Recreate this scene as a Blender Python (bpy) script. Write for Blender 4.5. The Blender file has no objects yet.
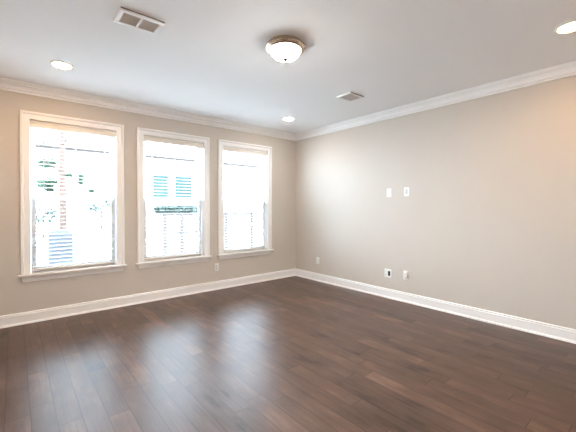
import bpy, bmesh, math, random
from mathutils import Vector, Matrix

# ------------------------------------------------------------------ camera, sky, exposure
scene = bpy.context.scene
C = scene.collection
PI = math.pi
rnd = random.Random(7)

cam_data = bpy.data.cameras.new('camera')
cam = bpy.data.objects.new('camera', cam_data)
C.objects.link(cam)
cam.location = (-4.2211, -4.804, 1.3355)
cam.rotation_euler = (PI / 2 - 0.0108, 0.0, -0.6973)
cam_data.sensor_width = 36.0
cam_data.sensor_fit = 'HORIZONTAL'
cam_data.lens = 326.92 / 576 * 36
cam_data.shift_y = -5.34 / 576
cam_data.clip_start = 0.02
scene.camera = cam

SKY = 8.2                       # bright overcast day outside
SUN = 0.6
LAMP = 1.0                       # the ceiling fixtures
WARM = (1.0, 0.58, 0.25)
scene.view_settings.view_transform = 'Standard'
scene.view_settings.look = 'None'
scene.view_settings.gamma = 1.0
scene.view_settings.use_curve_mapping = False
scene.view_settings.exposure = 2.60

world = bpy.data.worlds.new('sky')
scene.world = world
world.use_nodes = True
wn, wl = world.node_tree.nodes, world.node_tree.links
wn.clear()
w_out = wn.new('ShaderNodeOutputWorld')
w_bg = wn.new('ShaderNodeBackground')
w_tc = wn.new('ShaderNodeTexCoord')
w_sep = wn.new('ShaderNodeSeparateXYZ')
w_ramp = wn.new('ShaderNodeValToRGB')
# overcast sky: about three times brighter overhead than at the horizon
w_ramp.color_ramp.elements[0].position = 0.0
w_ramp.color_ramp.elements[0].color = (0.315, 0.425, 0.54, 1)
w_ramp.color_ramp.elements[1].position = 0.85
w_ramp.color_ramp.elements[1].color = (0.56, 0.71, 0.85, 1)
wl.new(w_tc.outputs['Generated'], w_sep.inputs[0])
wl.new(w_sep.outputs['Z'], w_ramp.inputs[0])
wl.new(w_ramp.outputs[0], w_bg.inputs['Color'])
w_bg.inputs['Strength'].default_value = SKY
wl.new(w_bg.outputs[0], w_out.inputs[0])

sun_d = bpy.data.lights.new('sun', 'SUN')
sun_d.energy = SUN
sun_d.angle = math.radians(12)
sun_d.color = (1.0, 0.97, 0.92)
sun_o = bpy.data.objects.new('sun', sun_d)
C.objects.link(sun_o)
sun_o.location = (-6, -8, 12)
sun_o.rotation_euler = (math.radians(38), 0, math.radians(-25))

# ------------------------------------------------------------------ room numbers
XW, YS, H = -4.75, -5.20, 2.74           # west wall, south wall, ceiling height
WT = 0.15                                # wall thickness
WIN_X = (-3.626, -2.380, -1.139)         # window centres on the north wall
WIN_H = 0.452                            # half of the opening
Z_SILL, Z_HEAD = 0.565, 2.345
GROUND = -0.32


# ------------------------------------------------------------------ helpers
def quad(bm, pts):
    return bm.faces.new([bm.verts.new(p) for p in pts])


def box(bm, x0, y0, z0, x1, y1, z1, bev=0.0, seg=2):
    vs = [bm.verts.new(p) for p in ((x0, y0, z0), (x1, y0, z0), (x1, y1, z0), (x0, y1, z0),
                                    (x0, y0, z1), (x1, y0, z1), (x1, y1, z1), (x0, y1, z1))]
    fs = [bm.faces.new([vs[i] for i in f]) for f in
          ((0, 3, 2, 1), (4, 5, 6, 7), (0, 1, 5, 4), (1, 2, 6, 5), (2, 3, 7, 6), (3, 0, 4, 7))]
    if bev:
        es = {e for f in fs for e in f.edges}
        bmesh.ops.bevel(bm, geom=list(es), offset=bev, segments=seg, profile=0.5, affect='EDGES')


def lathe(bm, prof, seg=48, cx=0, cy=0, cz=0):
    """prof = [(radius, z)], turned about the vertical axis"""
    rings = []
    for r, z in prof:
        if r < 1e-6:
            rings.append([bm.verts.new((cx, cy, cz + z))])
        else:
            rings.append([bm.verts.new((cx + r * math.cos(2 * PI * k / seg), cy + r * math.sin(2 * PI * k / seg), cz + z))
                          for k in range(seg)])
    for a, b in zip(rings, rings[1:]):
        for k in range(seg):
            k2 = (k + 1) % seg
            if len(a) == 1 and len(b) == 1:
                continue
            if len(a) == 1:
                bm.faces.new((a[0], b[k2], b[k]))
            elif len(b) == 1:
                bm.faces.new((a[k], a[k2], b[0]))
            else:
                bm.faces.new((a[k], a[k2], b[k2], b[k]))


def tube(bm, p, q, r0, r1=None, seg=12):
    p, q = Vector(p), Vector(q)
    r1 = r0 if r1 is None else r1
    d = (q - p).normalized()
    u = d.orthogonal().normalized()
    v = d.cross(u)
    A = [bm.verts.new(p + (u * math.cos(2 * PI * k / seg) + v * math.sin(2 * PI * k / seg)) * r0) for k in range(seg)]
    B = [bm.verts.new(q + (u * math.cos(2 * PI * k / seg) + v * math.sin(2 * PI * k / seg)) * r1) for k in range(seg)]
    for k in range(seg):
        k2 = (k + 1) % seg
        bm.faces.new((A[k], A[k2], B[k2], B[k]))
    bm.faces.new(A[::-1])
    bm.faces.new(B)


def strip(bm, rows):
    """rows of equally long point lists, skinned and closed at both ends (a prism with mitred ends)"""
    V = [[bm.verts.new(p) for p in r] for r in rows]
    n = len(rows[0])
    for a, b in zip(V, V[1:]):
        for k in range(n):
            k2 = (k + 1) % n
            bm.faces.new((a[k], a[k2], b[k2], b[k]))
    bm.faces.new(V[0][::-1])
    bm.faces.new(V[-1])


def obj(name, bm, mat, parent=None, smooth=None):
    bmesh.ops.recalc_face_normals(bm, faces=bm.faces[:])
    me = bpy.data.meshes.new(name)
    bm.to_mesh(me)
    bm.free()
    if mat is not None:
        me.materials.append(mat)
    o = bpy.data.objects.new(name, me)
    C.objects.link(o)
    if parent is not None:
        o.parent = parent
    if smooth is not None:
        for p in me.polygons:
            p.use_smooth = True
        me.set_sharp_from_angle(angle=math.radians(smooth))
    return o


def tag(o, label, cat=None, group=None, kind=None):
    o['label'] = label
    if cat:
        o['category'] = cat
    if group:
        o['group'] = group
    if kind:
        o['kind'] = kind
    return o


def empty(name, loc=(0, 0, 0), rz=0.0, rot=None):
    o = bpy.data.objects.new(name, None)
    C.objects.link(o)
    o.location = loc
    o.rotation_euler = rot if rot else (0, 0, rz)
    o.empty_display_size = 0.1
    return o


def copy_tree(src, parent=None):
    c = src.copy()
    C.objects.link(c)
    c.parent = parent
    for ch in list(src.children):
        copy_tree(ch, c)
    return c


# ------------------------------------------------------------------ materials
def mat(name, color, rough=0.5, metal=0.0, noise=0.0, nscale=20.0, bump=0.0, bscale=200.0, spec=0.5,
        stretch=(1, 1, 1), emit=None, estr=0.0, trans=0.0):
    m = bpy.data.materials.new(name)
    m.use_nodes = True
    nt = m.node_tree
    b = nt.nodes['Principled BSDF']
    b.inputs['Roughness'].default_value = rough
    b.inputs['Metallic'].default_value = metal
    b.inputs['Specular IOR Level'].default_value = spec
    tc = nt.nodes.new('ShaderNodeTexCoord')
    mp = nt.nodes.new('ShaderNodeMapping')
    mp.inputs['Scale'].default_value = stretch
    nt.links.new(tc.outputs['Object'], mp.inputs[0])
    n = nt.nodes.new('ShaderNodeTexNoise')
    n.inputs['Scale'].default_value = nscale
    n.inputs['Detail'].default_value = 4
    nt.links.new(mp.outputs[0], n.inputs['Vector'])
    mix = nt.nodes.new('ShaderNodeMix')
    mix.data_type = 'RGBA'
    mix.inputs['A'].default_value = (*[c * (1 - noise) for c in color], 1)
    mix.inputs['B'].default_value = (*[min(1, c * (1 + noise)) for c in color], 1)
    nt.links.new(n.outputs['Fac'], mix.inputs['Factor'])
    nt.links.new(mix.outputs['Result'], b.inputs['Base Color'])
    if bump:
        n2 = nt.nodes.new('ShaderNodeTexNoise')
        n2.inputs['Scale'].default_value = bscale
        n2.inputs['Detail'].default_value = 3
        nt.links.new(mp.outputs[0], n2.inputs['Vector'])
        bp = nt.nodes.new('ShaderNodeBump')
        bp.inputs['Strength'].default_value = bump
        bp.inputs['Distance'].default_value = 0.002
        nt.links.new(n2.outputs['Fac'], bp.inputs['Height'])
        nt.links.new(bp.outputs[0], b.inputs['Normal'])
    if emit:
        b.inputs['Emission Color'].default_value = (*emit, 1)
        b.inputs['Emission Strength'].default_value = estr
    return m


def thin_mat(name, color, translucent=0.4, rough=0.4):
    """diffuse sheet that also lets some light through (slats, leaves)"""
    m = bpy.data.materials.new(name)
    m.use_nodes = True
    nt = m.node_tree
    b = nt.nodes['Principled BSDF']
    b.inputs['Roughness'].default_value = rough
    out = nt.nodes['Material Output']
    tc = nt.nodes.new('ShaderNodeTexCoord')
    n = nt.nodes.new('ShaderNodeTexNoise')
    n.inputs['Scale'].default_value = 6
    nt.links.new(tc.outputs['Object'], n.inputs['Vector'])
    mix = nt.nodes.new('ShaderNodeMix')
    mix.data_type = 'RGBA'
    mix.inputs['A'].default_value = (*[c * 0.9 for c in color], 1)
    mix.inputs['B'].default_value = (*[min(1, c * 1.1) for c in color], 1)
    nt.links.new(n.outputs['Fac'], mix.inputs['Factor'])
    nt.links.new(mix.outputs['Result'], b.inputs['Base Color'])
    t = nt.nodes.new('ShaderNodeBsdfTranslucent')
    nt.links.new(mix.outputs['Result'], t.inputs['Color'])
    ms = nt.nodes.new('ShaderNodeMixShader')
    ms.inputs[0].default_value = translucent
    nt.links.new(b.outputs[0], ms.inputs[1])
    nt.links.new(t.outputs[0], ms.inputs[2])
    nt.links.new(ms.outputs[0], out.inputs['Surface'])
    return m


def glass_mat(name):
    m = bpy.data.materials.new(name)
    m.use_nodes = True
    nt = m.node_tree
    nt.nodes.remove(nt.nodes['Principled BSDF'])
    out = nt.nodes['Material Output']
    tr = nt.nodes.new('ShaderNodeBsdfTransparent')
    tr.inputs['Color'].default_value = (0.97, 0.99, 0.98, 1)
    gl = nt.nodes.new('ShaderNodeBsdfGlossy')
    gl.inputs['Roughness'].default_value = 0.02
    fr = nt.nodes.new('ShaderNodeFresnel')
    fr.inputs['IOR'].default_value = 1.3
    ms = nt.nodes.new('ShaderNodeMixShader')
    nt.links.new(fr.outputs[0], ms.inputs[0])
    nt.links.new(tr.outputs[0], ms.inputs[1])
    nt.links.new(gl.outputs[0], ms.inputs[2])
    nt.links.new(ms.outputs[0], out.inputs['Surface'])
    return m


def screen_mat(name):
    m = bpy.data.materials.new(name)
    m.use_nodes = True
    nt = m.node_tree
    b = nt.nodes['Principled BSDF']
    b.inputs['Base Color'].default_value = (0.10, 0.10, 0.11, 1)
    b.inputs['Roughness'].default_value = 0.6
    out = nt.nodes['Material Output']
    tr = nt.nodes.new('ShaderNodeBsdfTransparent')
    ms = nt.nodes.new('ShaderNodeMixShader')
    ms.inputs[0].default_value = 0.22
    nt.links.new(tr.outputs[0], ms.inputs[1])
    nt.links.new(b.outputs[0], ms.inputs[2])
    nt.links.new(ms.outputs[0], out.inputs['Surface'])
    return m


def floor_mat():
    m = bpy.data.materials.new('dark_hardwood')
    m.use_nodes = True
    nt = m.node_tree
    N, L = nt.nodes, nt.links
    b = N['Principled BSDF']

    def math_(op, a=None, c=None, d=None):
        n = N.new('ShaderNodeMath')
        n.operation = op
        for i, v in enumerate((a, c, d)):
            if v is None:
                continue
            if isinstance(v, (int, float)):
                n.inputs[i].default_value = v
            else:
                L.new(v, n.inputs[i])
        return n.outputs[0]

    W_ = 0.127
    tc = N.new('ShaderNodeTexCoord')
    sp = N.new('ShaderNodeSeparateXYZ')
    L.new(tc.outputs['Object'], sp.inputs[0])
    u = math_('DIVIDE', math_('ADD', sp.outputs['X'], 4.15 + 0.127 * 20), W_)
    row = math_('FLOOR', u)
    fu = math_('FRACT', u)
    wr = N.new('ShaderNodeTexWhiteNoise')
    wr.noise_dimensions = '1D'
    L.new(row, wr.inputs['W'])
    # every row has its own plank length and its own offset
    length = math_('ADD', 0.55, math_('MULTIPLY', wr.outputs['Value'], 0.75))
    off_y = math_('MULTIPLY', math_('FRACT', math_('MULTIPLY', wr.outputs['Value'], 37.7)), 7.3)
    v = math_('DIVIDE', math_('ADD', math_('ADD', sp.outputs['Y'], 40.0), off_y), length)
    col = math_('FLOOR', v)
    fv = math_('FRACT', v)
    cv = N.new('ShaderNodeCombineXYZ')
    L.new(row, cv.inputs[0])
    L.new(col, cv.inputs[1])
    wp = N.new('ShaderNodeTexWhiteNoise')
    wp.noise_dimensions = '3D'
    L.new(cv.outputs[0], wp.inputs['Vector'])

    # grain, stretched along the plank and different on every plank
    off = N.new('ShaderNodeVectorMath')
    off.operation = 'MULTIPLY_ADD'
    L.new(wp.outputs['Color'], off.inputs[0])
    off.inputs[1].default_value = (13, 17, 11)
    L.new(tc.outputs['Object'], off.inputs[2])
    mp = N.new('ShaderNodeMapping')
    mp.inputs['Scale'].default_value = (22, 1.3, 1)
    L.new(off.outputs[0], mp.inputs[0])
    g = N.new('ShaderNodeTexNoise')
    g.inputs['Scale'].default_value = 2.2
    g.inputs['Detail'].default_value = 6
    g.inputs['Roughness'].default_value = 0.62
    g.inputs['Distortion'].default_value = 0.6
    L.new(mp.outputs[0], g.inputs['Vector'])
    mp2 = N.new('ShaderNodeMapping')
    mp2.inputs['Scale'].default_value = (5, 2.2, 1)
    L.new(off.outputs[0], mp2.inputs[0])
    g2 = N.new('ShaderNodeTexNoise')
    g2.inputs['Scale'].default_value = 1.6
    g2.inputs['Detail'].default_value = 3
    L.new(mp2.outputs[0], g2.inputs['Vector'])

    ramp = N.new('ShaderNodeValToRGB')
    cr = ramp.color_ramp
    cr.elements[0].position = 0.0
    cr.elements[0].color = (0.036, 0.020, 0.0135, 1)
    cr.elements[1].position = 1.0
    cr.elements[1].color = (0.170, 0.098, 0.068, 1)
    e = cr.elements.new(0.15)
    e.color = (0.070, 0.039, 0.027, 1)
    e = cr.elements.new(0.6)
    e.color = (0.104, 0.0585, 0.041, 1)
    t = math_('ADD', math_('MULTIPLY', wp.outputs['Value'], 0.52),
              math_('ADD', math_('MULTIPLY', g.outputs['Fac'], 1.0), math_('MULTIPLY', g2.outputs['Fac'], 1.3)))
    t = math_('SUBTRACT', t, 0.93)
    L.new(t, ramp.inputs[0])

    # bevelled joints
    du = math_('MULTIPLY', math_('MINIMUM', fu, math_('SUBTRACT', 1.0, fu)), W_)
    dv = math_('MULTIPLY', math_('MINIMUM', fv, math_('SUBTRACT', 1.0, fv)), length)
    d = math_('MINIMUM', du, dv)
    mr = N.new('ShaderNodeMapRange')
    mr.inputs['From Min'].default_value = 0.0006
    mr.inputs['From Max'].default_value = 0.0042
    mr.interpolation_type = 'SMOOTHSTEP'
    L.new(d, mr.inputs['Value'])
    seam = mr.outputs['Result']
    mix = N.new('ShaderNodeMix')
    mix.data_type = 'RGBA'
    mix.inputs['A'].default_value = (0.036, 0.020, 0.014, 1)
    L.new(ramp.outputs[0], mix.inputs['B'])
    L.new(seam, mix.inputs['Factor'])
    L.new(mix.outputs['Result'], b.inputs['Base Color'])

    # hand-scraped surface: long shallow waves along the plank
    mp3 = N.new('ShaderNodeMapping')
    mp3.inputs['Scale'].default_value = (1, 0.10, 1)
    L.new(off.outputs[0], mp3.inputs[0])
    sc = N.new('ShaderNodeTexNoise')
    sc.inputs['Scale'].default_value = 55
    sc.inputs['Detail'].default_value = 2
    L.new(mp3.outputs[0], sc.inputs['Vector'])
    h = math_('ADD', math_('MULTIPLY', seam, 0.35), math_('ADD', math_('MULTIPLY', sc.outputs['Fac'], 0.55),
                                                       math_('MULTIPLY', g.outputs['Fac'], 0.15)))
    bp = N.new('ShaderNodeBump')
    bp.inputs['Strength'].default_value = 0.35
    bp.inputs['Distance'].default_value = 0.0016
    L.new(h, bp.inputs['Height'])
    L.new(bp.outputs[0], b.inputs['Normal'])
    b.inputs['Roughness'].default_value = 0.35
    b.inputs['Specular IOR Level'].default_value = 0.37
    return m


M = {
    'wall': mat('greige_wall_paint', (0.63, 0.577, 0.522), 0.75, noise=0.012, nscale=3, bump=0.10, bscale=260, spec=0.25),
    'ceiling': mat('ceiling_paint', (0.88, 0.88, 0.885), 0.85, noise=0.01, nscale=3, bump=0.08, bscale=220, spec=0.2),
    'trim': mat('white_trim_paint', (0.92, 0.915, 0.91), 0.35, noise=0.01, nscale=5),
    'vinyl': mat('white_vinyl', (0.86, 0.86, 0.85), 0.35, noise=0.01, nscale=5),
    'valance': mat('cream_blind_valance', (0.82, 0.78, 0.72), 0.45, noise=0.02, nscale=8, stretch=(1, 8, 8)),
    'slat': thin_mat('white_blind_slat', (0.90, 0.89, 0.88), 0.4),
    'cord': mat('blind_cord', (0.80, 0.79, 0.76), 0.8, noise=0.05, nscale=300),
    'wand': mat('clear_wand_plastic', (0.34, 0.35, 0.34), 0.25, noise=0.03, nscale=40),
    'glass': glass_mat('window_glass'),
    'screen': screen_mat('insect_screen_mesh'),
    'floor': floor_mat(),
    'plate': mat('white_plate_plastic', (0.86, 0.86, 0.84), 0.3, noise=0.01, nscale=60),
    'plate_gray': mat('outlet_face_plastic', (0.66, 0.65, 0.64), 0.35, noise=0.02, nscale=60),
    'slot': mat('dark_slot', (0.008, 0.008, 0.008), 0.8, noise=0.1, nscale=80, spec=0.1),
    'screw': mat('screw_metal', (0.6, 0.6, 0.58), 0.35, 0.9, noise=0.03, nscale=90),
    'nickel': mat('brushed_bronze_nickel', (0.58, 0.47, 0.37), 0.25, 1.0, noise=0.10, nscale=60, stretch=(1, 1, 12)),
    'dark_metal': mat('dark_bronze', (0.006, 0.0048, 0.004), 0.7, 0.0, noise=0.1, nscale=60, spec=0.05),
    'vent_white': mat('vent_white_enamel', (0.82, 0.81, 0.79), 0.4, noise=0.01, nscale=40),
    'vent_slat': mat('vent_louver_enamel', (0.62, 0.58, 0.54), 0.45, noise=0.03, nscale=40),
    'vent_dark': mat('vent_shade_brown', (0.16, 0.13, 0.11), 0.7, noise=0.1, nscale=30),  # shade behind the vents, put into the colour
    'bowl': mat('alabaster_glass', (0.9, 0.86, 0.78), 0.3, noise=0.06, nscale=9, emit=(1.0, 0.975, 0.935), estr=13.0 * LAMP),
    'lens': mat('downlight_lens', (0.9, 0.88, 0.84), 0.4, noise=0.01, nscale=30, emit=WARM, estr=38.0 * LAMP),
    'lens_neutral': mat('downlight_lens_neutral', (0.9, 0.89, 0.87), 0.4, noise=0.01, nscale=30, emit=(1.0, 0.92, 0.82), estr=30.0 * LAMP),
    'can_trim': mat('downlight_trim_enamel', (0.84, 0.82, 0.79), 0.35, noise=0.01, nscale=40),
    'lawn': mat('pale_ground', (0.34, 0.34, 0.34), 0.95, noise=0.15, nscale=6, bump=0.6, bscale=60),
    'siding': mat('pale_lap_siding', (0.74, 0.72, 0.69), 0.7, noise=0.03, nscale=3),
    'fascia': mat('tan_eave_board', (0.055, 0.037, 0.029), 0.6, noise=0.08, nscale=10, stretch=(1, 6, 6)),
    'roof': mat('gray_roof_shingle', (0.48, 0.45, 0.43), 0.9, noise=0.2, nscale=14, bump=0.5, bscale=40),
    'teal_glass': mat('dusky_window_glass', (0.030, 0.050, 0.045), 0.7, noise=0.3, nscale=5, spec=0.05),
    'bark': mat('pinkish_tree_bark', (0.052, 0.027, 0.017), 0.9, noise=0.35, nscale=14, bump=0.7, bscale=30, stretch=(1, 1, 0.25)),
    'leaf': thin_mat('green_leaves', (0.019, 0.044, 0.017), 0.3, 0.6),
    'hedge_leaf': thin_mat('gray_green_leaves', (0.021, 0.040, 0.028), 0.25, 0.6),
    'fence': mat('weathered_fence_wood', (0.050, 0.038, 0.034), 0.85, noise=0.2, nscale=10, stretch=(1, 1, 6)),
    'ac': mat('gray_enamel_louver', (0.044, 0.044, 0.049), 0.7, 0.0, noise=0.05, nscale=20),
    'concrete': mat('concrete_pad', (0.45, 0.44, 0.42), 0.9, noise=0.1, nscale=12),
}

# bowl emission is shaped: strong low down, weak at the rim to spare the ceiling
nt = M['bowl'].node_tree
_tc = nt.nodes.new('ShaderNodeTexCoord')
_sp = nt.nodes.new('ShaderNodeSeparateXYZ')
_mr = nt.nodes.new('ShaderNodeMapRange')
_mr.inputs['From Min'].default_value = -0.102
_mr.inputs['From Max'].default_value = -0.126
_mr.inputs['To Min'].default_value = 2.5
_mr.inputs['To Max'].default_value = 175.0 * LAMP
# a dim patch is put into the glow around the finial so it shows
_xy = nt.nodes.new('ShaderNodeVectorMath')
_xy.operation = 'MULTIPLY'
_xy.inputs[1].default_value = (1, 1, 0)
_ln = nt.nodes.new('ShaderNodeVectorMath')
_ln.operation = 'LENGTH'
_finial_dim = nt.nodes.new('ShaderNodeMapRange')
_finial_dim.inputs['From Min'].default_value = 0.034
_finial_dim.inputs['From Max'].default_value = 0.062
_finial_dim.inputs['To Min'].default_value = 0.006
_finial_dim.inputs['To Max'].default_value = 1.0
_mul = nt.nodes.new('ShaderNodeMath')
_mul.operation = 'MULTIPLY'
nt.links.new(_tc.outputs['Object'], _sp.inputs[0])
nt.links.new(_tc.outputs['Object'], _xy.inputs[0])
nt.links.new(_xy.outputs['Vector'], _ln.inputs[0])
nt.links.new(_ln.outputs['Value'], _finial_dim.inputs['Value'])
nt.links.new(_sp.outputs['Z'], _mr.inputs['Value'])
nt.links.new(_mr.outputs['Result'], _mul.inputs[0])
nt.links.new(_finial_dim.outputs['Result'], _mul.inputs[1])
nt.links.new(_mul.outputs[0], nt.nodes['Principled BSDF'].inputs['Emission Strength'])

# ------------------------------------------------------------------ room shell
def wall_north():
    bm = bmesh.new()
    xs = [XW - WT]
    for c in WIN_X:
        xs += [c - WIN_H - 0.012, c + WIN_H + 0.012]
    xs.append(WT)
    z0, z1 = Z_SILL - 0.03, Z_HEAD + 0.012
    for i in range(len(xs) - 1):
        if i % 2 == 0:
            box(bm, xs[i], 0, 0, xs[i + 1], WT, H)
        else:
            box(bm, xs[i], 0, 0, xs[i + 1], WT, z0)
            box(bm, xs[i], 0, z1, xs[i + 1], WT, H)
    bmesh.ops.remove_doubles(bm, verts=bm.verts[:], dist=1e-5)
    # faces shared by two neighbouring blocks are inside the wall: drop them
    seen = {}
    for f in bm.faces:
        key = tuple(round(v, 4) for v in f.calc_center_median())
        seen.setdefault(key, []).append(f)
    bmesh.ops.delete(bm, geom=[f for fs in seen.values() if len(fs) > 1 for f in fs], context='FACES_ONLY')
    return tag(obj('wall_north', bm, M['wall']), 'greige painted wall with the three tall windows', 'wall', kind='structure')


def plain_wall(name, x0, y0, x1, y1, label):
    bm = bmesh.new()
    box(bm, x0, y0, 0, x1, y1, H)
    return tag(obj(name, bm, M['wall']), label, 'wall', kind='structure')


wall_north()
plain_wall('wall_east', 0, YS, WT, 0, 'greige painted wall without windows, with plates mounted on it')
plain_wall('wall_west', XW - WT, YS, XW, 0, 'greige side wall beyond the window nearest the camera')
plain_wall('wall_south', XW - WT, YS - WT, WT, YS, 'greige wall behind the camera facing the windows')

bm = bmesh.new()
box(bm, XW - WT, YS - WT, -0.2, WT, WT, 0)
tag(obj('floor', bm, M['floor']), 'dark brown hardwood plank floor with window reflections', 'floor', kind='structure')
bm = bmesh.new()
box(bm, XW - WT, YS - WT, H, WT, WT, H + 0.2)
tag(obj('ceiling', bm, M['ceiling']), 'flat white painted ceiling', 'ceiling', kind='structure')

BASE = [(0.0, 0.0), (0.030, 0.0), (0.0295, 0.008), (0.026, 0.016), (0.020, 0.020), (0.0155, 0.0215), (0.0155, 0.100),
        (0.0175, 0.102), (0.0175, 0.107), (0.0125, 0.112), (0.0115, 0.118), (0.013, 0.121), (0.013, 0.126), (0.009, 0.131), (0.0, 0.134)]
CROWN = [(0.0, -0.112), (0.014, -0.112), (0.016, -0.109), (0.016, -0.099), (0.004, -0.096), (0.004, -0.087), (0.024, -0.084), (0.025, -0.074),
         (0.032, -0.060), (0.043, -0.047), (0.056, -0.038), (0.064, -0.035), (0.056, -0.028), (0.060, -0.024), (0.076, -0.022), (0.078, -0.015),
         (0.090, -0.013), (0.090, 0.0), (0.0, 0.0)]


def sweep(name, side, prof, zb, label, cat):
    rows = []
    for end in (0, 1):
        r = []
        for d, z in prof:
            if side == 'north':
                p = ((XW + d) if end == 0 else -d, -d)
            elif side == 'south':
                p = ((XW + d) if end == 0 else -d, YS + d)
            elif side == 'east':
                p = (-d, (YS + d) if end == 0 else -d)
            else:
                p = (XW + d, (YS + d) if end == 0 else -d)
            r.append((p[0], p[1], zb + z))
        rows.append(r)
    bm = bmesh.new()
    strip(bm, rows)
    return tag(obj(name, bm, M['trim'], smooth=22), label, cat, kind='structure')


for side, where in (('north', 'below the windows'), ('east', 'along the windowless wall'),
                    ('west', 'along the side wall'), ('south', 'along the wall behind the camera')):
    sweep('baseboard_' + side, side, BASE, 0, 'white moulded baseboard ' + where, 'baseboard')
for i, (side, where) in enumerate((('north', 'above the windows'), ('east', 'above the windowless wall'),
                                   ('west', 'above the side wall'), ('south', 'above the wall behind the camera'))):
    sweep('trim_%d' % (i + 1), side, CROWN, H, 'white crown moulding ' + where, 'crown moulding')


# ------------------------------------------------------------------ windows
def casing_mesh():
    """flat casing with an outer back band, mitred at the two upper corners; local x about the window centre"""
    bm = bmesh.new()
    prof = [(0.0, 0.0), (0.0, 0.010), (0.006, 0.014), (0.058, 0.016), (0.062, 0.020), (0.066, 0.026), (0.086, 0.026),
            (0.090, 0.022), (0.090, 0.0)]            # (outwards from the opening, out of the wall)
    rows = []
    for corner in range(4):
        r = []
        for d, t in prof:
            sx = -1 if corner in (0, 1) else 1
            z = Z_SILL if corner in (0, 3) else Z_HEAD + d
            r.append((sx * (WIN_H + d), -t, z))
        rows.append(r)
    strip(bm, rows)
    return bm


def sash_mesh(z0, z1, y0, y1, low):
    bm = bmesh.new()
    s = 0.045
    x = WIN_H - 0.012
    rb = 0.062 if low else 0.036
    rt = 0.036 if low else 0.045
    box(bm, -x, y0, z0, -x + s, y1, z1, 0.003)
    box(bm, x - s, y0, z0, x, y1, z1, 0.003)
    box(bm, -x + s - 0.002, y0 + 0.001, z0, x - s + 0.002, y1 - 0.001, z0 + rb, 0.003)
    box(bm, -x + s - 0.002, y0 + 0.001, z1 - rt, x - s + 0.002, y1 - 0.001, z1, 0.003)
    return bm, (-x + s - 0.004, z0 + rb - 0.004, x - s + 0.004, z1 - rt + 0.004)


def make_window(n, cx):
    bm = bmesh.new()                                        # the frame (jambs, head, outer sill)
    a, b = WIN_H, WIN_H + 0.012
    box(bm, -b, -0.001, Z_SILL - 0.03, -a, WT + 0.02, Z_HEAD + 0.012)
    box(bm, a, -0.001, Z_SILL - 0.03, b, WT + 0.02, Z_HEAD + 0.012)
    box(bm, -a, -0.001, Z_HEAD, a, WT + 0.02, Z_HEAD + 0.012)
    box(bm, -a, 0.045, Z_SILL - 0.03, a, WT + 0.03, Z_SILL + 0.004)
    for sx in (-1, 1):                                      # parting stops between the two sash tracks
        box(bm, min(sx * a, sx * (a - 0.010)), 0.097, Z_SILL, max(sx * a, sx * (a - 0.010)), 0.104, Z_HEAD)
        box(bm, min(sx * a, sx * (a - 0.012)), 0.140, Z_SILL, max(sx * a, sx * (a - 0.012)), WT + 0.015, Z_HEAD)
    root = obj('window_%d' % n, bm, M['vinyl'])
    root.location = (cx, 0, 0)
    tag(root, ['tall white double-hung window farthest from the corner, with a leafy view',
               'middle one of the three tall white double-hung windows',
               'tall white double-hung window nearest the room corner'][n - 1], 'window', kind='structure')
    obj('casing', casing_mesh(), M['trim'], root, 30)
    bm = bmesh.new()
    box(bm, -WIN_H - 0.115, -0.048, Z_SILL - 0.022, WIN_H + 0.115, 0.0, Z_SILL, 0.005, 3)
    box(bm, -WIN_H + 0.001, -0.001, Z_SILL - 0.022, WIN_H - 0.001, 0.047, Z_SILL)
    obj('stool', bm, M['trim'], root, 30)
    bm = bmesh.new()                                        # apron with returned, slanting ends
    prof = [(0.0, 0.0), (0.028, 0.0), (0.028, -0.012), (0.022, -0.020), (0.017, -0.028), (0.015, -0.060), (0.010, -0.068), (0.0, -0.070)]
    rows = []
    for sx in (-1, 1):
        rows.append([(sx * (WIN_H + 0.088 + 0.2 * z), -t, Z_SILL - 0.022 + z) for t, z in prof])
    strip(bm, rows)
    obj('apron', bm, M['trim'], root, 30)
    zm = 1.445
    for low, z0, z1, y0, y1 in ((True, Z_SILL + 0.004, zm + 0.018, 0.062, 0.096), (False, zm - 0.018, Z_HEAD, 0.105, 0.139)):
        bm, g = sash_mesh(z0, z1, y0, y1, low)
        s = obj('sash', bm, M['vinyl'], root, 30)
        s['label'] = 'lower sliding sash' if low else 'upper fixed sash'
        bm = bmesh.new()
        ym = (y0 + y1) / 2
        quad(bm, [(g[0], ym, g[1]), (g[2], ym, g[1]), (g[2], ym, g[3]), (g[0], ym, g[3])])
        obj('glass', bm, M['glass'], s)
        if low:
            for lx in (-0.2, 0.2):
                bm = bmesh.new()
                lathe(bm, [(0.0, 0), (0.016, 0), (0.016, 0.008), (0.010, 0.012), (0.0, 0.012)], 16, lx, 0.078, z1)
                box(bm, lx - 0.005, 0.068, z1 + 0.008, lx + 0.035, 0.080, z1 + 0.016, 0.002)
                obj('sash_lock', bm, M['vinyl'], s, 30)
    bm = bmesh.new()
    quad(bm, [(-WIN_H + 0.014, 0.147, Z_SILL + 0.01), (WIN_H - 0.014, 0.147, Z_SILL + 0.01),
              (WIN_H - 0.014, 0.147, zm), (-WIN_H + 0.014, 0.147, zm)])
    obj('insect_screen', bm, M['screen'], root)
    return root


for n, cx in enumerate(WIN_X):
    make_window(n + 1, cx)


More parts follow.
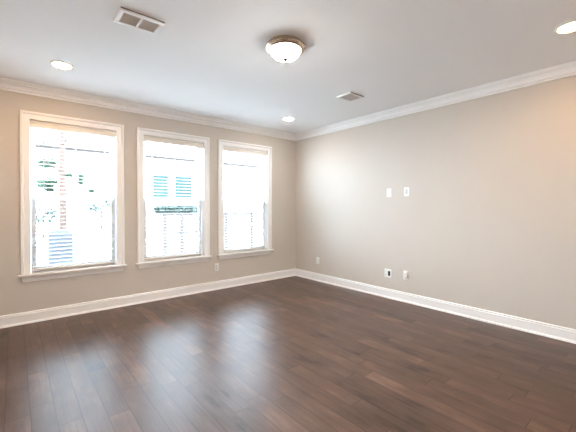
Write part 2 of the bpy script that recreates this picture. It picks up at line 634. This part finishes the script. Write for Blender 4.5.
# ------------------------------------------------------------------ blinds (one hangs in each window)
def make_blind():
    root = empty('window_blind', (0, 0, 0))
    w = WIN_H - 0.008
    bm = bmesh.new()
    box(bm, -w, 0.013, Z_HEAD - 0.070, w, 0.056, Z_HEAD - 0.001, 0.002)
    obj('headrail', bm, M['valance'], root, 30)
    bm = bmesh.new()                                        # moulded valance in front of the headrail
    prof = [(0.012, -0.014), (0.004, -0.014), (0.0, -0.018), (0.0, -0.026), (0.003, -0.032), (0.003, -0.066),
            (0.0, -0.072), (0.0, -0.080), (0.004, -0.084), (0.012, -0.084)]
    strip(bm, [[(sx * (w + 0.004), y, Z_HEAD + z) for y, z in prof] for sx in (-1, 1)])
    obj('valance', bm, M['valance'], root, 30)
    pitch, z_low = 0.0465, Z_SILL + 0.072
    n = int((Z_HEAD - 0.09 - z_low) / pitch) + 1
    bm = bmesh.new()
    for k in range(n):
        z = z_low + k * pitch
        rows = []
        for sx in (-1, 1):
            top, bot = [], []
            for j in range(5):
                t = -1 + j * 0.5
                y = 0.034 + 0.0245 * t
                zz = z + 0.0022 * (1 - t * t)
                top.append((sx * (w - 0.002), y, zz + 0.0013))
                bot.append((sx * (w - 0.002), y, zz - 0.0013))
            rows.append(top + bot[::-1])
        strip(bm, rows)
    obj('slats', bm, M['slat'], root, 40)
    bm = bmesh.new()
    box(bm, -w + 0.001, 0.010, Z_SILL + 0.030, w - 0.001, 0.058, Z_SILL + 0.050, 0.004)
    obj('bottom_rail', bm, M['valance'], root, 30)
    for lx in (-0.32, 0.0, 0.32):
        bm = bmesh.new()
        for y in (0.0085, 0.0600):
            tube(bm, (lx, y, Z_SILL + 0.045), (lx, y, Z_HEAD - 0.05), 0.0011, seg=6)
        obj('ladder_cord', bm, M['cord'], root)
    wand = bmesh.new()
    tube(wand, (-0.325, -0.0010, Z_HEAD - 0.115), (-0.325, -0.0010, 1.50), 0.0058, seg=6)
    wd = obj('tilt_wand', wand, M['wand'], root)
    bm = bmesh.new()
    tube(bm, (-0.325, 0.010, Z_HEAD - 0.075), (-0.325, -0.0010, Z_HEAD - 0.120), 0.0022, seg=8)
    obj('hook', bm, M['screw'], wd)
    return root


blind = make_blind()
blind_labels = ('white horizontal blind in the window with the leafy view, farthest from the corner',
                'white horizontal blind in the middle window',
                'white horizontal blind in the window nearest the room corner')
for i, cx in enumerate(WIN_X):
    b_ = blind if i == 0 else copy_tree(blind)
    b_.location = (cx, 0, 0)
    tag(b_, blind_labels[i], 'blind', 'window blinds')


# ------------------------------------------------------------------ ceiling fixtures
def make_downlight():
    root = empty('recessed_light')
    bm = bmesh.new()
    lathe(bm, [(0.098, 0.0), (0.098, -0.004), (0.094, -0.009), (0.086, -0.011), (0.078, -0.009), (0.075, -0.004), (0.074, 0.0)], 40)
    obj('trim_ring', bm, M['can_trim'], root, 40)
    bm = bmesh.new()
    lathe(bm, [(0.0745, -0.003), (0.066, -0.010), (0.045, -0.0155), (0.02, -0.018), (0.0, -0.0185)], 20)
    obj('lens', bm, M['lens'], root, 60)
    return root


dl = make_downlight()
for i, (x, y, lab) in enumerate(((-3.85, -0.885, 'round recessed ceiling light above the window farthest from the corner'),
                                 (-0.875, -0.815, 'round recessed ceiling light near the room corner'),
                                 (-0.895, -4.255, 'round recessed ceiling light glowing warm by the windowless wall, cut by the picture edge'),
                                 (-3.85, -4.255, 'round recessed ceiling light above the camera'))):
    d_ = dl if i == 0 else copy_tree(dl)
    d_.location = (x, y, H)
    tag(d_, lab, 'ceiling light', 'recessed ceiling lights')
    if 'room corner' in lab:                                # this one has a whiter bulb
        for ch in d_.children:
            if ch.name.startswith('lens'):
                ch.data = ch.data.copy()
                ch.data.materials[0] = M['lens_neutral']

lamp = tag(empty('flush_mount_lamp', (-2.425, -2.625, H)), 'flush-mounted dome lamp with metal ring and glowing glass bowl', 'lamp')
bm = bmesh.new()
lathe(bm, [(0.0, 0.0), (0.146, 0.0), (0.148, -0.010), (0.158, -0.016), (0.168, -0.024), (0.173, -0.034), (0.173, -0.042), (0.168, -0.048),
           (0.160, -0.050), (0.156, -0.056), (0.148, -0.061), (0.137, -0.062), (0.134, -0.056), (0.134, -0.030), (0.0, -0.030)], 64)
obj('metal_ring', bm, M['nickel'], lamp, 30)
bm = bmesh.new()
lathe(bm, [(0.1335 * math.cos(a) ** 0.85, -0.052 - 0.080 * math.sin(a) ** 0.95) for a in [k * PI / 2 / 10 for k in range(11)]], 32)
obj('glass_bowl', bm, M['bowl'], lamp, 60)
bm = bmesh.new()
lathe(bm, [(0.0, -0.1305), (0.017, -0.1315), (0.019, -0.136), (0.012, -0.140), (0.013, -0.147), (0.009, -0.153), (0.0, -0.155)], 20)
obj('finial', bm, M['dark_metal'], lamp, 40)


def make_vent(w, h, cells, name_label, x, y, fr=0.028):
    """ceiling register; cells = [(x0, x1)] openings in fractions of the inner width"""
    root = tag(empty('ceiling_vent', (x, y, H)), name_label, 'vent')
    a, b = w / 2, h / 2
    xs = [-a]
    for c0, c1 in cells:
        xs += [c0, c1]
    xs.append(a)
    bm = bmesh.new()
    t, g0 = 0.019, -0.009
    box(bm, -a, -b, -t, a, -b + fr, g0, 0.002)
    box(bm, -a, b - fr, -t, a, b, g0, 0.002)
    for i in range(0, len(xs), 2):
        box(bm, xs[i], -b + fr - 0.002, -t, xs[i + 1], b - fr + 0.002, g0, 0.002)
    # the flange is turned up to the ceiling on three sides; the fourth shows the backing's painted shade line
    box(bm, -a, -b + 0.002, g0 - 0.002, -a + 0.002, b, 0)
    box(bm, a - 0.002, -b + 0.002, g0 - 0.002, a, b, 0)
    box(bm, -a, b - 0.002, g0 - 0.002, a, b, 0)
    obj('frame', bm, M['vent_white'], root, 30)
    for c0, c1 in cells:
        bm = bmesh.new()
        n = 12
        for k in range(n):
            yy = -b + fr + (k + 0.5) * (h - 2 * fr) / n
            dz, dy = 0.0042, 0.0050
            strip(bm, [[(xx, yy - dy, -0.0150 + dz), (xx, yy + dy, -0.0150 - dz + 0.003), (xx, yy + dy, -0.0140 - dz + 0.003), (xx, yy - dy, -0.0140 + dz)]
                       for xx in (c0 - 0.002, c1 + 0.002)])
        obj('louvers', bm, M['vent_slat'], root)
    bm = bmesh.new()
    box(bm, -a + 0.004, -b + 0.004, -0.0095, a - 0.004, b - 0.004, 0)  # dark box standing in for recess shade and the shadow line at the ceiling
    obj('shade_backing', bm, M['vent_dark'], root)
    return root


make_vent(0.312, 0.212, [(-0.124, -0.008), (0.008, 0.124)], 'white ceiling vent with two tan grilles side by side', -3.487, -2.186, 0.034)
make_vent(0.262, 0.222, [(-0.105, 0.105)], 'small white ceiling vent with one gray grille, near the corner', -0.945, -2.125, 0.030)


# ------------------------------------------------------------------ wall plates (local: face looks along -y, z up)
def plate_bm(w, h):
    bm = bmesh.new()
    prof = [(0.0, 0.0), (0.0, 0.003), (0.004, 0.006)]
    box(bm, -w / 2, -0.006, -h / 2, w / 2, 0, h / 2, 0.003, 3)
    return bm


def screw(parent, x, z):
    bm = bmesh.new()
    tube(bm, (x, -0.0055, z), (x, -0.0075, z), 0.0034, 0.0028, 12)
    obj('screw', bm, M['plate'], parent)


def receptacles(root, x=0.0, decora=False, face='plate'):
    if decora:
        bm = bmesh.new()
        box(bm, x - 0.0165, -0.0085, -0.0335, x + 0.0165, -0.004, 0.0335, 0.001)
        r = obj('receptacle', bm, M[face], root)
        zs = (0.017, -0.017)
        hosts = (r, r)
    else:
        hosts, zs = [], (0.0195, -0.0195)
        for z in zs:
            bm = bmesh.new()
            prof = [(0.0165 * math.cos(a), max(-0.0135, min(0.0135, 0.0175 * math.sin(a)))) for a in [2 * PI * k / 28 for k in range(28)]]
            strip(bm, [[(x + px, yy, z + pz) for px, pz in prof] for yy in (-0.0085, -0.004)])
            hosts.append(obj('receptacle', bm, M[face], root))
    for host, z in zip(hosts, zs):
        bm = bmesh.new()
        box(bm, x - 0.0075, -0.0089, z - 0.002, x - 0.0053, -0.0080, z + 0.008)
        box(bm, x + 0.0053, -0.0089, z - 0.002, x + 0.0075, -0.0080, z + 0.0065)
        tube(bm, (x, -0.0089, z - 0.0075), (x, -0.0080, z - 0.0075), 0.0026, seg=10)
        obj('slots', bm, M['slot'], host)


def wall_plate(name, wall, s, z, w, h, label, cat):
    if wall == 'north':
        root = empty(name, (s, 0, z))
    else:
        root = empty(name, (0, s, z), -PI / 2)
    tag(root, label, cat)
    obj('cover_plate', plate_bm(w, h), M['plate'], root, 40)
    return root


o = wall_plate('wall_outlet', 'north', -1.711, 0.364, 0.076, 0.122, 'white outlet plate below the gap between the middle and corner windows', 'outlet')
receptacles(o, face='plate_gray')
screw(o, 0, 0)
o = wall_plate('wall_outlet', 'east', -0.613, 0.367, 0.076, 0.122, 'white outlet plate low on the windowless wall, by itself near the corner', 'outlet')
receptacles(o)
screw(o, 0, 0)
o = wall_plate('cable_plate', 'east', -2.078, 1.548, 0.076, 0.124, 'plain white wall plate at eye height, the one nearer the corner', 'wall plate')
for z in (-0.042, 0.042):
    screw(o, 0, z)
bm = bmesh.new()
tube(bm, (0, -0.004, 0), (0, -0.010, 0), 0.0062, 0.0058, 6)
tube(bm, (0, -0.010, 0), (0, -0.015, 0), 0.0045, 0.0045, 12)
obj('coax_jack', bm, M['plate'], o)
o = wall_plate('wall_outlet', 'east', -2.357, 1.551, 0.076, 0.124, 'white outlet plate with gray sockets at eye height beside the plain plate', 'outlet')
receptacles(o, decora=True, face='plate_gray')
for z in (-0.0485, 0.0485):
    screw(o, 0, z)
o = wall_plate('media_plate', 'east', -2.062, 0.362, 0.116, 0.124, 'wide white wall plate with a black opening, low on the windowless wall', 'wall plate')
bm = bmesh.new()
box(bm, 0.003, -0.0080, -0.038, 0.044, -0.004, 0.038, 0.001)
f_ = obj('frame', bm, M['plate'], o)
bm = bmesh.new()
box(bm, 0.0065, -0.0088, -0.035, 0.0405, -0.0075, 0.035)
obj('opening', bm, M['slot'], f_)
receptacles(o, x=-0.026, face='plate')
for x in (-0.026, 0.023):
    for z in (-0.0485, 0.0485):
        screw(o, x, z)
o = wall_plate('wall_outlet', 'east', -2.352, 0.376, 0.078, 0.128, 'white outlet plate low on the windowless wall with an adapter plugged in', 'outlet')
receptacles(o, face='plate_gray')
screw(o, 0, 0)
ad = tag(empty('plug_adapter', (0, -2.366, 0.392), -PI / 2), 'small white plug-in adapter standing out from the low outlet', 'adapter')
bm = bmesh.new()
box(bm, -0.020, -0.050, -0.032, 0.020, -0.0095, 0.036, 0.005, 3)
obj('housing', bm, M['plate'], ad, 40)
bm = bmesh.new()
box(bm, -0.012, -0.0515, -0.010, 0.012, -0.0495, 0.020, 0.0007)
obj('socket_face', bm, M['plate_gray'], ad)

# ------------------------------------------------------------------ outside
bm = bmesh.new()
N_ = 24
for i in range(N_):
    for j in range(N_):
        x0, x1 = -25 + 50 * i / N_, -25 + 50 * (i + 1) / N_
        y0, y1 = -15 + 45 * j / N_, -15 + 45 * (j + 1) / N_
        quad(bm, [(x0, y0, GROUND), (x1, y0, GROUND), (x1, y1, GROUND), (x0, y1, GROUND)])
bmesh.ops.remove_doubles(bm, verts=bm.verts[:], dist=1e-4)
tag(obj('ground', bm, M['lawn']), 'pale paved yard outside the windows', 'ground', kind='structure')

bm = bmesh.new()                                            # foundation under the floor
box(bm, XW - WT, YS - WT, GROUND - 0.05, WT, WT, -0.2)
tag(obj('foundation_wall', bm, M['concrete']), 'low concrete base of the house under the room', 'foundation', kind='structure')

# neighbouring house
house = tag(empty('neighbor_house', (0, 7.5, GROUND)), 'pale sided house seen beyond the windows', 'house')
bm = bmesh.new()
z = 0.0
while z < 3.40:
    strip(bm, [[(xx, 0.0, z), (xx, -0.018, z), (xx, -0.004, z + 0.15), (xx, 0.0, z + 0.15)] for xx in (-4.6, 7.5)])
    z += 0.15
box(bm, -4.6, 0.0, 0, 7.5, 0.2, 3.45)
box(bm, -4.6, 0.2, 0, -4.4, 6.0, 3.45)
box(bm, 7.3, 0.2, 0, 7.5, 6.0, 3.45)
box(bm, -4.4, 5.8, 0, 7.3, 6.0, 3.45)
obj('wall', bm, M['siding'], house)
bm = bmesh.new()
box(bm, -4.9, -0.42, 3.36, 7.8, -0.38, 3.56)
box(bm, -4.9, -0.55, 3.44, 7.8, -0.42, 3.55, 0.01)
obj('fascia', bm, M['fascia'], house)
bm = bmesh.new()
strip(bm, [[(xx, -0.42, 3.56), (xx, 3.0, 5.2), (xx, 6.4, 3.56), (xx, 3.0, 5.06)] for xx in (-4.95, 7.85)])
obj('roof', bm, M['roof'], house)
for x0, x1 in ((-0.35, 0.21), (0.47, 1.14)):
    bm = bmesh.new()
    z0, z1 = 1.70 - GROUND, 2.53 - GROUND
    box(bm, x0 - 0.06, -0.045, z0 - 0.06, x0, 0.0, z1 + 0.06)
    box(bm, x1, -0.045, z0 - 0.06, x1 + 0.06, 0.0, z1 + 0.06)
    box(bm, x0, -0.045, z0 - 0.06, x1, 0.0, z0)
    box(bm, x0, -0.045, z1, x1, 0.0, z1 + 0.06)
    wf = obj('window', bm, M['vinyl'], house)
    bm = bmesh.new()
    box(bm, x0, -0.024, z0, x1, -0.004, z1)
    obj('pane', bm, M['teal_glass'], wf)

# air conditioner beside that house
acu = tag(empty('air_conditioner', (-3.41, 4.3, GROUND)), 'gray louvered air conditioning unit on a pale plinth', 'air conditioner')
bm = bmesh.new()
box(bm, -0.30, -0.24, 0, 0.30, 0.24, 0.38, 0.01)
obj('plinth', bm, M['concrete'], acu)
bm = bmesh.new()
for k in range(8):
    box(bm, -0.245, -0.19, 0.43 + k * 0.086, 0.245, 0.19, 0.475 + k * 0.086, 0.006)
box(bm, -0.225, -0.17, 0.38, 0.225, 0.17, 1.10)
obj('cabinet', bm, M['ac'], acu)
bm = bmesh.new()
lathe(bm, [(0.16, 1.10), (0.16, 1.125), (0.13, 1.14), (0.0, 1.145)], 32)
obj('fan_guard', bm, M['ac'], acu, 40)

# rail fence
fence = tag(empty('rail_fence', (0, 4.0, GROUND)), 'wooden post and rail fence across the yard', 'fence')
posts = [-1.133, -0.667, 1.643]
for x in posts + [-0.2, 2.6, 3.55, 0.26 + 0.45]:
    bm = bmesh.new()
    box(bm, x - 0.045, -0.045, 0, x + 0.045, 0.045, 1.50, 0.006)
    obj('post', bm, M['fence'], fence)
for z in (0.93, 1.42):
    bm = bmesh.new()
    box(bm, -1.2, -0.02, z, 4.2, 0.02, z + 0.06, 0.004)
    obj('rail', bm, M['fence'], fence)


# leaves
def leaves(bm, n, shape, size):
    for _ in range(n):
        c = shape()
        d = Vector((rnd.gauss(0, 1), rnd.gauss(0, 1), rnd.gauss(0, 1))).normalized()
        u = d.orthogonal().normalized()
        v = d.cross(u)
        a = rnd.random() * 2 * PI
        u, v = u * math.cos(a) + v * math.sin(a), v * math.cos(a) - u * math.sin(a)
        s = size * rnd.uniform(0.6, 1.2)
        bm.faces.new([bm.verts.new(c + p) for p in (u * s, v * s * 0.42 + d * s * 0.1, -u * s, -v * s * 0.42 + d * s * 0.1)])


def blob(cs):
    def f():
        cx, cy, cz, r = rnd.choice(cs)
        d = Vector((rnd.gauss(0, 1), rnd.gauss(0, 1), rnd.gauss(0, 1))).normalized() * r * rnd.random() ** 0.4
        return Vector((cx, cy, cz)) + d
    return f


tree = tag(empty('tree', (-3.30, 5.0, GROUND)), 'leafy tree with a pinkish brown trunk outside the window farthest from the corner', 'tree')
bm = bmesh.new()
tube(bm, (0, 0, 0), (0.01, 0, 1.6), 0.10, 0.078, 14)
tube(bm, (0.01, 0, 1.58), (0.0, 0, 2.9), 0.079, 0.062, 14)
tube(bm, (0.0, 0, 2.85), (0.03, 0.1, 4.3), 0.063, 0.035, 12)
for a, z0, ln in ((2.9, 1.9, 0.55), (0.2, 2.05, 0.5), (3.4, 2.5, 0.5), (5.0, 3.2, 0.9), (1.4, 3.3, 0.9), (0.0, 3.7, 0.8)):
    tube(bm, (0, 0, z0), (math.cos(a) * ln, math.sin(a) * ln, z0 + 0.35), 0.028, 0.010, 8)
obj('trunk', bm, M['bark'], tree, 40)
bm = bmesh.new()
leaves(bm, 1500, blob([(-0.36, 0, 2.70, 0.13), (-0.22, 0.0, 2.28, 0.12), (-0.42, 0, 2.22, 0.10), (-0.20, 0, 2.72, 0.10), (-0.25, 0.1, 2.10, 0.10),
                      (0.14, 0, 2.45, 0.07), (0.40, 0, 2.42, 0.07), (0.62, 0, 2.1, 0.07), (0.40, 0.1, 2.3, 0.05)]), 0.055)
leaves(bm, 800, blob([(0, 0, 4.5, 0.7), (0.5, 0.4, 4.3, 0.5), (-0.6, 0.2, 4.2, 0.5), (0.1, -0.4, 4.9, 0.5)]), 0.09)
obj('foliage', bm, M['leaf'], tree)

for (x, y, zc, r, n, lab) in ((-3.66, 5.35, 1.12, 0.24, 170, 'loose leafy shrub beside the pinkish tree trunk'),
                              (-2.45, 5.0, 1.36, 0.30, 230, 'rounded gray-green shrub standing between the tree and the fence')):
    t_ = tag(empty('shrub', (x, y, GROUND)), lab, 'shrub')
    bm = bmesh.new()
    zz = zc - GROUND
    tube(bm, (0, 0, 0), (0, 0, zz), 0.02, 0.012, 8)
    tube(bm, (0, 0, zz * 0.6), (0.14, 0.05, zz), 0.012, 0.006, 6)
    tube(bm, (0, 0, zz * 0.6), (-0.14, -0.03, zz), 0.012, 0.006, 6)
    obj('stem', bm, M['bark'], t_)
    bm = bmesh.new()
    leaves(bm, n, blob([(0, 0, zz, r), (r * 0.7, 0, zz + 0.05, r * 0.6), (-r * 0.7, 0, zz - 0.08, r * 0.6)]), 0.06)
    obj('foliage', bm, M['hedge_leaf'], t_)

hd = tag(empty('hedge', (0.35, 6.4, GROUND)), 'clipped gray-green hedge along the pale house', 'hedge')
bm = bmesh.new()
leaves(bm, 2200, lambda: Vector((rnd.uniform(-0.95, 0.75), rnd.uniform(-0.25, 0.25), rnd.uniform(1.42, 1.70))), 0.07)
obj('foliage', bm, M['hedge_leaf'], hd)
bm = bmesh.new()
for k in range(9):
    tube(bm, (-0.85 + k * 0.2, 0, 0), (-0.85 + k * 0.2, 0, 1.55), 0.018, 0.010, 7)
obj('stems', bm, M['bark'], hd)
